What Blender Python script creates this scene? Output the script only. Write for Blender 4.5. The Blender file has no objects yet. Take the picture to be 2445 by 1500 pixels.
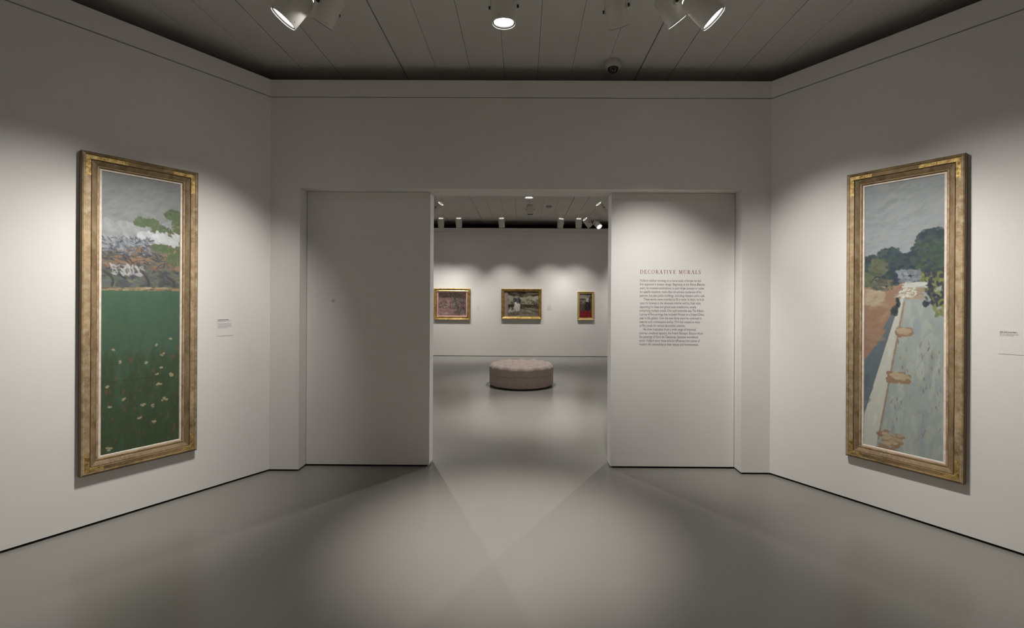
import bpy, bmesh, math, random
import numpy as np
from mathutils import Vector, Matrix

PI = math.pi
SC = bpy.context.scene
COL = SC.collection

# ------------------------------------------------------------------ camera
FOCAL_PX, IMG_W, IMG_H = 1087.0, 2445.0, 1500.0
cam_d = bpy.data.cameras.new('camera')
cam_d.sensor_fit = 'HORIZONTAL'
cam_d.sensor_width = 36.0
cam_d.lens = 36.0 * FOCAL_PX / IMG_W
cam_d.shift_x = (IMG_W / 2 - 1244.6) / IMG_W
cam_d.shift_y = (711.2 - IMG_H / 2) / IMG_W
cam_d.clip_start = 0.05
cam = bpy.data.objects.new('camera', cam_d)
COL.objects.link(cam)
yaw, roll = 0.0043, 0.0054
cam.matrix_world = (Matrix.Translation((0, 0, 1.5)) @ Matrix.Rotation(yaw, 4, 'Z')
                    @ Matrix.Rotation(PI / 2, 4, 'X') @ Matrix.Rotation(roll, 4, 'Z'))
SC.camera = cam

# ------------------------------------------------------------------ world, exposure
world = bpy.data.worlds.new('world')
SC.world = world
world.use_nodes = True
world.node_tree.nodes['Background'].inputs[0].default_value = (0, 0, 0, 1)
world.node_tree.nodes['Background'].inputs[1].default_value = 0.0
SC.view_settings.view_transform = 'Standard'
SC.view_settings.look = 'None'
SC.view_settings.gamma = 1.0
SC.view_settings.use_curve_mapping = False
SC.view_settings.exposure = 0.05
SC.cycles.diffuse_bounces = 8
SC.cycles.max_bounces = 14

LAMP_COL = (1.0, 0.983, 0.945)
# power of the lamps (W), half-angle (deg) and edge softness of each beam
P_FAR_WALL = 112
BEAM = dict(
    far_left=(180, 36.5, 1.0), left=(170, 33, 1.0), floor=(465, 22.5, 1.0),
    text=(200, 26, 1.0), right=(170, 33, 1.0), far_right=(165, 37, 1.0))


def aim(direction):
    return Vector(direction).normalized().to_track_quat('-Z', 'Y').to_matrix().to_4x4()


def spot_lamp(name, pos, target, watts, half, blend, radius=0.035, parent=None):
    d = bpy.data.lights.new(name, 'SPOT')
    d.energy = watts
    d.color = LAMP_COL
    d.spot_size = math.radians(2 * half)
    d.spot_blend = blend
    d.shadow_soft_size = radius
    o = bpy.data.objects.new(name, d)
    COL.objects.link(o)
    mw = Matrix.Translation(pos) @ aim(Vector(target) - Vector(pos))
    if parent is not None:
        o.parent = parent
        o.matrix_local = Matrix.Translation(parent.location).inverted() @ mw
    else:
        o.matrix_world = mw
    return o


# lamps of the second gallery that hang outside the picture: they light its walls and throw
# light through the doorway
spot_lamp('spot_beam', (3.86, 9.4, 3.2), (0.1, 3.6, 0.0), 720, 24, 0.8, 0.06)
spot_lamp('spot_beam', (-3.0, 9.4, 3.2), (0.1, 3.6, 0.0), 540, 24, 0.8, 0.06)
for sx in (-1, 1):
    spot_lamp('spot_beam', (sx * 3.3, 7.0, 3.2), (sx * 5.2, 7.0, 1.4), 110, 45, 1.0)  # unseen side lamps, added for more ambient light
    spot_lamp('spot_beam', (sx * 3.1, 10.4, 3.2), (sx * 3.1, 11.65, 1.4), 90, 40, 1.0)
spot_lamp('spot_beam', (0.1, 5.95, 3.2), (0.1, 5.9, 0), 330, 24, 1.0)
# unseen fill lamps added behind the camera to raise the bounced light
for sx in (-1, 1):
    spot_lamp('spot_beam', (sx * 2.3, -0.8, 3.15), (sx * 4.16, -0.8, 1.5), 115, 45, 1.0)
spot_lamp('spot_beam', (0.0, -1.4, 3.15), (0, -3.0, 1.5), 115, 45, 1.0)


# ------------------------------------------------------------------ materials
def new_mat(name):
    m = bpy.data.materials.new(name)
    m.use_nodes = True
    return m, m.node_tree.nodes, m.node_tree.links, m.node_tree.nodes['Principled BSDF']


def plain(name, col, rough=0.5, metal=0.0, spec=0.5, emit=None, strength=0.0):
    m, n, l, b = new_mat(name)
    b.inputs['Base Color'].default_value = (*col, 1)
    b.inputs['Roughness'].default_value = rough
    b.inputs['Metallic'].default_value = metal
    b.inputs['Specular IOR Level'].default_value = spec
    if emit:
        b.inputs['Emission Color'].default_value = (*emit, 1)
        b.inputs['Emission Strength'].default_value = strength
    return m


def noisy(name, c0, c1, scale=4.0, rough=(0.5, 0.6), metal=0.0, spec=0.5, bump=0.0, bump_scale=60.0,
          stretch=(1, 1, 1), detail=4.0, lo=0.35, hi=0.65):
    m, n, l, b = new_mat(name)
    tc = n.new('ShaderNodeTexCoord')
    mp = n.new('ShaderNodeMapping')
    mp.inputs['Scale'].default_value = stretch
    l.new(tc.outputs['Object'], mp.inputs['Vector'])
    nz = n.new('ShaderNodeTexNoise')
    nz.inputs['Scale'].default_value = scale
    nz.inputs['Detail'].default_value = detail
    l.new(mp.outputs['Vector'], nz.inputs['Vector'])
    cr = n.new('ShaderNodeValToRGB')
    cr.color_ramp.elements[0].position = lo
    cr.color_ramp.elements[0].color = (*c0, 1)
    cr.color_ramp.elements[1].position = hi
    cr.color_ramp.elements[1].color = (*c1, 1)
    l.new(nz.outputs['Fac'], cr.inputs['Fac'])
    l.new(cr.outputs['Color'], b.inputs['Base Color'])
    mr = n.new('ShaderNodeMapRange')
    mr.inputs['To Min'].default_value = rough[0]
    mr.inputs['To Max'].default_value = rough[1]
    l.new(nz.outputs['Fac'], mr.inputs['Value'])
    l.new(mr.outputs['Result'], b.inputs['Roughness'])
    b.inputs['Metallic'].default_value = metal
    b.inputs['Specular IOR Level'].default_value = spec
    if bump:
        n2 = n.new('ShaderNodeTexNoise')
        n2.inputs['Scale'].default_value = bump_scale
        n2.inputs['Detail'].default_value = 5
        l.new(mp.outputs['Vector'], n2.inputs['Vector'])
        bp = n.new('ShaderNodeBump')
        bp.inputs['Strength'].default_value = bump
        bp.inputs['Distance'].default_value = 0.003
        l.new(n2.outputs['Fac'], bp.inputs['Height'])
        l.new(bp.outputs['Normal'], b.inputs['Normal'])
    return m


M_WALL = noisy('wall_paint', (0.69, 0.672, 0.642), (0.705, 0.687, 0.657), 1.5, (0.75, 0.8), spec=0.25,
               bump=0.05, bump_scale=300)
M_CEIL = noisy('ceiling_paint', (0.55, 0.533, 0.50), (0.575, 0.558, 0.525), 2.0, (0.8, 0.85), spec=0.2)
M_REVEAL_SHADE = plain('reveal_shade_grey', (0.16, 0.15, 0.14), 0.8, spec=0.2)
M_DARK = plain('shadow_gap_black', (0.012, 0.011, 0.010), 0.8, spec=0.2)
M_FLOOR = noisy('polished_floor', (0.225, 0.216, 0.196), (0.245, 0.236, 0.214), 0.9, (0.22, 0.28), spec=0.5, detail=3, lo=0.2, hi=0.8)
M_DOOR = noisy('door_paint', (0.685, 0.667, 0.637), (0.70, 0.682, 0.652), 2.0, (0.7, 0.76), spec=0.25)
M_LAMP = plain('lamp_white', (0.70, 0.68, 0.62), 0.42)
M_LAMPDARK = plain('lamp_dark_ring', (0.03, 0.03, 0.03), 0.35)
M_CHROME = plain('lamp_reflector_metal', (0.85, 0.85, 0.83), 0.18, 1.0)
M_RIM = plain('lamp_dark_rim', (0.035, 0.034, 0.032), 0.3)
M_LIT = plain('lamp_glass_lit', (0.9, 0.9, 0.88), 0.3, emit=(1, 0.985, 0.95), strength=14)
M_UNLIT = plain('lamp_glass_dark', (0.08, 0.08, 0.08), 0.15)
M_VENT = plain('lamp_vent_glow', (0.8, 0.8, 0.78), 0.4, emit=(1, 0.97, 0.9), strength=1.3)
M_SCREW = plain('dark_screw', (0.04, 0.037, 0.033), 0.4, 0.6)


def gilding(name, dark, mid, pale, stretch, wear=0.5, metal=0.35):
    """old water gilding: brown ground, rubbed gold, greyish gesso patches, fine cross cracks"""
    m, n, l, b = new_mat(name)
    tc = n.new('ShaderNodeTexCoord')
    mp = n.new('ShaderNodeMapping')
    mp.inputs['Scale'].default_value = stretch
    l.new(tc.outputs['Object'], mp.inputs['Vector'])

    def noise(scale, detail, rough=0.6):
        q = n.new('ShaderNodeTexNoise')
        q.inputs['Scale'].default_value = scale
        q.inputs['Detail'].default_value = detail
        q.inputs['Roughness'].default_value = rough
        l.new(mp.outputs['Vector'], q.inputs['Vector'])
        return q

    def ramp(src, p0, p1):
        q = n.new('ShaderNodeMapRange')
        q.inputs['From Min'].default_value = p0
        q.inputs['From Max'].default_value = p1
        l.new(src, q.inputs['Value'])
        return q.outputs['Result']

    def mix(f, a, c):
        q = n.new('ShaderNodeMix')
        q.data_type = 'RGBA'
        l.new(f, q.inputs['Factor'])
        for sock, val in ((q.inputs[6], a), (q.inputs[7], c)):
            if isinstance(val, tuple):
                sock.default_value = (*val, 1)
            else:
                l.new(val, sock)
        return q.outputs[2]
    a = noise(7, 8, 0.65)
    c = noise(22, 6, 0.7)
    d = noise(90, 3)
    col = mix(ramp(a.outputs['Fac'], 0.34, 0.64), dark, mid)
    col = mix(ramp(c.outputs['Fac'], wear - 0.04, wear + 0.26), col, pale)
    col = mix(ramp(d.outputs['Fac'], 0.66, 0.74), col, dark)
    l.new(col, b.inputs['Base Color'])
    l.new(ramp(a.outputs['Fac'], -0.8, 1.2), b.inputs['Roughness'])
    b.inputs['Metallic'].default_value = metal
    bp = n.new('ShaderNodeBump')
    bp.inputs['Strength'].default_value = 0.4
    bp.inputs['Distance'].default_value = 0.002
    l.new(c.outputs['Fac'], bp.inputs['Height'])
    l.new(bp.outputs['Normal'], b.inputs['Normal'])
    return m


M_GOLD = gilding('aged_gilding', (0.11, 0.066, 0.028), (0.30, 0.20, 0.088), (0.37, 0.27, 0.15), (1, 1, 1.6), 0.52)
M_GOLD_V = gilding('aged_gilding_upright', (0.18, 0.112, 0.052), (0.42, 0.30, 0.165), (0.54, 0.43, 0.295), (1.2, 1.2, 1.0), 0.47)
M_GOLD_COVE = gilding('aged_gilding_cove', (0.14, 0.088, 0.04), (0.27, 0.185, 0.095), (0.34, 0.26, 0.165), (1.2, 1.2, 0.6), 0.5, 0.3)
M_GOLD_BR = noisy('bright_gilding', (0.24, 0.14, 0.035), (0.62, 0.44, 0.16), 40.0, (0.35, 0.55), 0.55, bump=0.8,
                  bump_scale=130, detail=4)
M_GOLD_FAR = noisy('polished_gilding', (0.36, 0.23, 0.07), (0.62, 0.43, 0.17), 14.0, (0.3, 0.45), 0.75, bump=0.2)
M_GOLD_FLAT = noisy('flat_ochre_gilding', (0.50, 0.35, 0.12), (0.60, 0.43, 0.17), 14.0, (0.4, 0.5), 0.4, bump=0.2)
M_WOODBACK = plain('frame_side_brown', (0.15, 0.10, 0.04), 0.5)
M_LINER = noisy('pink_white_liner', (0.60, 0.50, 0.43), (0.72, 0.63, 0.55), 30, (0.6, 0.7))
M_LINER_PINK = noisy('pink_liner', (0.56, 0.30, 0.36), (0.62, 0.35, 0.41), 30, (0.6, 0.7))
M_FABRIC = noisy('taupe_velvet', (0.42, 0.338, 0.302), (0.48, 0.388, 0.35), 25, (0.75, 0.9), spec=0.2, bump=0.25,
                 bump_scale=400)
M_FABRIC.node_tree.nodes['Principled BSDF'].inputs['Sheen Weight'].default_value = 0.35
M_CARD = plain('label_card_white', (0.697, 0.68, 0.65), 0.78, spec=0.25)
M_INK = plain('ink_grey', (0.16, 0.155, 0.15), 0.8, spec=0.1)
M_INK_PALE = plain('ink_pale_grey', (0.36, 0.35, 0.34), 0.8, spec=0.1)
M_INK_FAR = plain('ink_very_pale', (0.50, 0.485, 0.465), 0.8, spec=0.1)
M_INK_BODY = plain('vinyl_lettering_grey', (0.15, 0.145, 0.14), 0.8, spec=0.1)
M_INK_RED = plain('vinyl_lettering_red', (0.24, 0.045, 0.05), 0.7, spec=0.1)
M_PLASTIC = plain('camera_housing_grey', (0.50, 0.48, 0.44), 0.45)
M_DOME = plain('camera_smoked_dome', (0.012, 0.012, 0.013), 0.06, spec=0.7)
M_SMOKE = plain('detector_plastic', (0.25, 0.24, 0.22), 0.5)


def paint_mat():
    m, n, l, b = new_mat('oil_paint')
    a = n.new('ShaderNodeVertexColor')
    a.layer_name = 'paint'
    l.new(a.outputs['Color'], b.inputs['Base Color'])
    b.inputs['Roughness'].default_value = 0.55
    b.inputs['Specular IOR Level'].default_value = 0.3
    tc = n.new('ShaderNodeTexCoord')
    nz = n.new('ShaderNodeTexNoise')
    nz.inputs['Scale'].default_value = 120
    nz.inputs['Detail'].default_value = 4
    l.new(tc.outputs['Object'], nz.inputs['Vector'])
    bp = n.new('ShaderNodeBump')
    bp.inputs['Strength'].default_value = 0.25
    bp.inputs['Distance'].default_value = 0.002
    l.new(nz.outputs['Fac'], bp.inputs['Height'])
    l.new(bp.outputs['Normal'], b.inputs['Normal'])
    return m


M_PAINT = paint_mat()


# ------------------------------------------------------------------ mesh helpers
class MB:
    """collects vertices and faces of one mesh object"""

    def __init__(self):
        self.v, self.f = [], []

    def add(self, verts, faces, mat=None):
        o = len(self.v)
        for p in verts:
            p = Vector(p)
            self.v.append(mat @ p if mat is not None else p)
        self.f += [tuple(i + o for i in f) for f in faces]
        return self

    def box(self, lo, hi, mat=None):
        x0, y0, z0 = lo
        x1, y1, z1 = hi
        v = [(x0, y0, z0), (x1, y0, z0), (x1, y1, z0), (x0, y1, z0), (x0, y0, z1), (x1, y0, z1), (x1, y1, z1), (x0, y1, z1)]
        f = [(0, 3, 2, 1), (4, 5, 6, 7), (0, 1, 5, 4), (1, 2, 6, 5), (2, 3, 7, 6), (3, 0, 4, 7)]
        return self.add(v, f, mat)

    def prism(self, poly, z0, z1, mat=None):
        """poly: counter-clockwise (x, y) points, extruded in z"""
        n = len(poly)
        v = [(x, y, z0) for x, y in poly] + [(x, y, z1) for x, y in poly]
        f = [tuple(range(n - 1, -1, -1)), tuple(range(n, 2 * n))]
        f += [(i, (i + 1) % n, n + (i + 1) % n, n + i) for i in range(n)]
        return self.add(v, f, mat)

    def lathe(self, prof, seg=32, mat=None, cap0=False, cap1=False):
        v, f = [], []
        for r, z in prof:
            for k in range(seg):
                a = 2 * PI * k / seg
                v.append((r * math.cos(a), r * math.sin(a), z))
        for i in range(len(prof) - 1):
            for k in range(seg):
                k2 = (k + 1) % seg
                f.append((i * seg + k, i * seg + k2, (i + 1) * seg + k2, (i + 1) * seg + k))
        if cap0:
            f.append(tuple(range(seg - 1, -1, -1)))
        if cap1:
            b = (len(prof) - 1) * seg
            f.append(tuple(b + k for k in range(seg)))
        return self.add(v, f, mat)

    def tube(self, p0, p1, r, seg=12):
        p0, p1 = Vector(p0), Vector(p1)
        m = Matrix.Translation(p0) @ (p1 - p0).to_track_quat('Z', 'Y').to_matrix().to_4x4()
        return self.lathe([(r, 0), (r, (p1 - p0).length)], seg, m, True, True)

    def build(self, name, mat, parent=None, smooth=None, loc=None, rotz=0.0, bevel=0.0):
        me = bpy.data.meshes.new(name)
        me.from_pydata([tuple(p) for p in self.v], [], self.f)
        bm = bmesh.new()
        bm.from_mesh(me)
        bmesh.ops.recalc_face_normals(bm, faces=bm.faces)
        bm.to_mesh(me)
        bm.free()
        me.update()
        if smooth is not None:
            me.polygons.foreach_set('use_smooth', [True] * len(me.polygons))
            me.set_sharp_from_angle(angle=math.radians(smooth))
        me.materials.append(mat)
        o = bpy.data.objects.new(name, me)
        COL.objects.link(o)
        if parent is not None:
            o.parent = parent
        if loc is not None:
            o.location = loc
        o.rotation_euler = (0, 0, rotz)
        if bevel:
            md = o.modifiers.new('bevel', 'BEVEL')
            md.width = bevel
            md.segments = 2
            md.limit_method = 'ANGLE'
        return o


def thing(name, label, cat, loc=(0, 0, 0), rotz=0.0, group=None):
    o = bpy.data.objects.new(name, None)
    o.empty_display_size = 0.05
    COL.objects.link(o)
    o.location = loc
    o.rotation_euler = (0, 0, rotz)
    return tag(o, label, cat, group)


def tag(o, label, cat, group=None):
    o['label'] = label
    o['category'] = cat
    if group:
        o['group'] = group
    return o


def struct(o):
    o['kind'] = 'structure'
    return o


def offset_line(pts, d):
    """open polyline moved d to its left-hand side, with mitred corners"""
    P = [Vector(p) for p in pts]
    nrm = []
    for a, b in zip(P, P[1:]):
        t = (b - a).normalized()
        nrm.append(Vector((-t.y, t.x)))
    out = []
    for i, p in enumerate(P):
        if i == 0:
            out.append(p + nrm[0] * d)
        elif i == len(P) - 1:
            out.append(p + nrm[-1] * d)
        else:
            n = (nrm[i - 1] + nrm[i]).normalized()
            out.append(p + n * (d / n.dot(nrm[i])))
    return out


# ------------------------------------------------------------------ the setting
Y_BACK, Y_PANEL, Y_REAR, Y_FAR = 3.8958, 4.0209, 4.173, 11.65
X_L, X_R = -2.1723, 2.112
A_L, A_R = 0.5858, 0.5969
Z_CEIL, Z_TRIM, Z_TOP, Z_OPEN = 3.482, 3.2087, 3.354, 2.431
O_L, O_R = -1.9189, 1.8671
P_L, P_R = -0.8235, 0.7747
GAP = 0.017
n_left = Vector((math.cos(A_L), -math.sin(A_L)))
t_left = Vector((-math.sin(A_L), -math.cos(A_L)))
n_right = Vector((-math.cos(A_R), -math.sin(A_R)))
t_right = Vector((math.sin(A_R), -math.cos(A_R)))
C_L, C_R = Vector((X_L, Y_BACK)), Vector((X_R, Y_BACK))
E_L, E_R = C_L + t_left * 3.6, C_R + t_right * 3.6
ROT_L, ROT_R = PI / 2 - A_L, -(PI / 2 - A_R)

floor = struct(MB().box((-6.2, -3.4, -0.12), (6.2, 12.4, 0.0)).build('floor', M_FLOOR))

# first gallery: walls follow one polyline (front-left, left, back, right, front-right), outside to its left
line = [Vector((E_L.x, -3.0)), E_L, C_L, C_R, E_R, Vector((E_R.x, -3.0))]
outer = offset_line(line, 0.14)
proud = offset_line(line, -0.012)
edge1 = offset_line(line, 0.004)
skirt = offset_line(line, 0.022)
skirt2 = offset_line(line, 0.10)
names = ['front_left', 'left', 'back', 'right', 'front_right']
for i, nm in enumerate(names):
    quad = [line[i], line[i + 1], outer[i + 1], outer[i]]
    if nm != 'back':
        struct(MB().prism(quad, GAP, Z_TRIM).build('wall_' + nm, M_WALL))
        struct(MB().prism([skirt[i], skirt[i + 1], skirt2[i + 1], skirt2[i]], 0.0005, GAP).build('baseboard_' + nm, M_DARK))
    # upper fascia, a little proud of the wall; dark strip below paints its shadow line
    tr = struct(MB().prism([proud[i], proud[i + 1], outer[i + 1], outer[i]], Z_TRIM + 0.006, Z_TOP).build('trim_%d' % (i + 1), M_WALL))
    MB().prism([edge1[i], edge1[i + 1], outer[i + 1], outer[i]], Z_TRIM + 0.0002, Z_TRIM + 0.0058).build('shadow_strip', M_REVEAL_SHADE, tr)
wf = MB().box((E_L.x - 0.14, -3.14, GAP), (E_R.x + 0.14, -3.0, Z_TOP))
struct(wf.build('wall_front', M_WALL))

# back wall with its wide opening
wb = MB()
mz = Matrix.Rotation(PI / 2, 4, 'X')      # (x, y, z) -> (x, -z, y): prism of (x, z) points extruded along -y


def wall_slab(mb, poly_xz, y0, y1):
    return mb.prism(poly_xz, -y1, -y0, mz)


ob = offset_line(line, 0.125)
wall_slab(wb, [(O_L, GAP), (O_L, Z_OPEN), (O_R, Z_OPEN), (O_R, GAP), (X_R, GAP), (X_R, Z_TRIM), (X_L, Z_TRIM), (X_L, GAP)],
          Y_BACK, Y_PANEL)
wall_slab(wb, [(O_L, GAP), (O_L, Z_OPEN), (O_R, Z_OPEN), (O_R, GAP), (5.2, GAP), (5.2, Z_TOP), (-5.2, Z_TOP), (-5.2, GAP)],
          Y_PANEL + 0.0005, Y_REAR)
struct(wb.build('wall_back', M_WALL))
bb = MB()
bb.box((X_L, Y_BACK + 0.022, 0.0005), (O_L - 0.022, Y_REAR - 0.02, GAP))
bb.box((O_R + 0.022, Y_BACK + 0.022, 0.0005), (X_R, Y_REAR - 0.02, GAP))
struct(bb.build('baseboard_back', M_DARK))

# closing panels of the opening
for i, (x0, x1, fx0, fx1) in enumerate(((O_L + 0.004, P_L, O_L + 0.0, P_L - 0.02), (P_R, O_R - 0.004, P_R + 0.02, O_R + 0.0))):
    dr = struct(MB().box((x0, Y_PANEL, GAP), (x1, Y_REAR, Z_OPEN - 0.002)).build('door_%d' % (i + 1), M_DOOR, bevel=0.002))
    MB().box((fx0, Y_PANEL + 0.022, 0.0005), (fx1, Y_REAR - 0.02, GAP)).build('base_recess', M_DARK, dr)
    if i == 0:
        lock = MB().lathe([(0.013, 0), (0.013, 0.003), (0.009, 0.0045)], 24,
                          Matrix.Translation((-1.68, Y_PANEL, 1.466)) @ Matrix.Rotation(PI / 2, 4, 'X'), True, True)
        lo = lock.build('lock_cover', plain('lock_cover_grey', (0.50, 0.45, 0.41), 0.5), dr, smooth=40)
        lo['label'] = 'small round grey lock cover'

# second gallery
struct(MB().box((-5.2, Y_FAR, 0.011), (5.2, Y_FAR + 0.14, 3.187)).build('wall_far', M_WALL))
struct(MB().box((-5.2, Y_FAR - 0.012, 3.191), (5.2, Y_FAR + 0.14, 3.278)).build('trim_6', M_WALL))
struct(MB().box((-5.2, Y_FAR + 0.02, 0.0005), (5.2, Y_FAR + 0.1, 0.011)).build('baseboard_far', M_DARK))
for sx, nm in ((-1, 'far_left'), (1, 'far_right')):
    xa, xb = sorted((sx * 5.2, sx * 5.34))
    struct(MB().box((xa, Y_REAR, GAP), (xb, Y_FAR + 0.14, Z_TOP)).build('wall_' + nm, M_WALL))
    struct(MB().box((xa + (0.02 if sx > 0 else 0), Y_REAR, 0.0005), (xb - (0.02 if sx < 0 else 0), Y_FAR + 0.1, GAP)).build('baseboard_' + nm, M_DARK))

# ceiling: a dark slab carrying wide painted boards with open joints
ceil = MB()
ceil.box((-6.2, -3.4, Z_CEIL + 0.03), (6.2, 12.6, Z_CEIL + 0.12))
ceil.box((-6.2, 4.16, Z_TOP + 0.001), (6.2, 4.172, Z_CEIL + 0.03))      # black strip added above the dividing wall, blocks light leaking between rooms
ceil = struct(ceil.build('ceiling', M_DARK))
rng = random.Random(5)
PITCH, SEAM0 = 0.2937, 0.117
GAPS = {-4: 0.008, 3: 0.009, 6: 0.006, -7: 0.006, -6: 0.005, 4: 0.005, -3: 0.0026, -2: 0.003, -5: 0.0014, 5: 0.0014}
plank_cache = {}
for r0, r1, big in ((-3.2, 4.157, 4.7), (4.176, 9.074, 5.2), (9.08, 12.35, 5.2)):
    n0 = int((-big - SEAM0) / PITCH)
    n1 = int((big - SEAM0) / PITCH)
    for k in range(n0, n1 + 1):
        ga, gb = GAPS.get(k, 0.0022) / 2, GAPS.get(k + 1, 0.0022) / 2
        w = round(PITCH - ga - gb, 4)
        key = (w, r0)
        x0 = SEAM0 + k * PITCH + ga
        if key not in plank_cache:
            mb = MB()
            L, t, c = r1 - r0, 0.022, 0.0012
            v = [(c, 0, 0), (w - c, 0, 0), (w, 0, c), (w, 0, t), (0, 0, t), (0, 0, c)]
            v = v + [(x, L, z) for x, _, z in v]
            f = [(0, 1, 2, 3, 4, 5), (11, 10, 9, 8, 7, 6)] + [(i, 6 + i, 6 + (i + 1) % 6, (i + 1) % 6) for i in range(6)]
            mb.add(v, f)
            o = mb.build('ceiling_plank', M_CEIL, ceil)
            plank_cache[key] = o
        else:
            o = plank_cache[key].copy()
            COL.objects.link(o)
        o.location = (x0, r0, Z_CEIL + rng.uniform(-0.0012, 0.0012))


# ------------------------------------------------------------------ paintings
def brush(img, u, v, length, width, ang, col, alpha, rs):
    """one dab of paint on the picture array; u, v, length, width in pixels"""
    H, W, _ = img.shape
    R = int(max(length, width)) + 2
    x0, x1 = max(0, int(u) - R), min(W, int(u) + R + 1)
    y0, y1 = max(0, int(v) - R), min(H, int(v) + R + 1)
    if x0 >= x1 or y0 >= y1:
        return
    yy, xx = np.mgrid[y0:y1, x0:x1]
    dx, dy = xx - u, yy - v
    c, s = math.cos(ang), math.sin(ang)
    a = (dx * c + dy * s)
    b = (-dx * s + dy * c) + 0.06 * a * a / max(length, 1) * rs.uniform(-1, 1)
    d = (np.abs(a) / length) ** 3 + (np.abs(b) / width) ** 2
    m = np.clip((1.15 - d) * 3, 0, 1) * alpha
    bristle = 1 + 0.03 * np.sin(b * 2.4 + rs.uniform(0, 6))
    img[y0:y1, x0:x1] = img[y0:y1, x0:x1] * (1 - m[..., None]) + (np.array(col) * bristle[..., None]) * m[..., None]


def layer(img, rs, n, area, cols, size, ang, jit=0.08, alpha=(0.6, 0.95), where=None):
    """n dabs inside area (u0, u1, v0, v1), sizes in fractions of the width"""
    H, W, _ = img.shape
    for _ in range(n):
        u, v = rs.uniform(area[0], area[1]), rs.uniform(area[2], area[3])
        if where is not None and not where(u, v):
            continue
        c = np.array(cols[rs.integers(len(cols))]) * (1 + rs.normal(0, jit))
        L = rs.uniform(size[0], size[1]) * W
        brush(img, u * W, v * H, L, L * rs.uniform(size[2], size[3]), ang + rs.normal(0, size[4]), c, rs.uniform(*alpha), rs)


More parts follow.
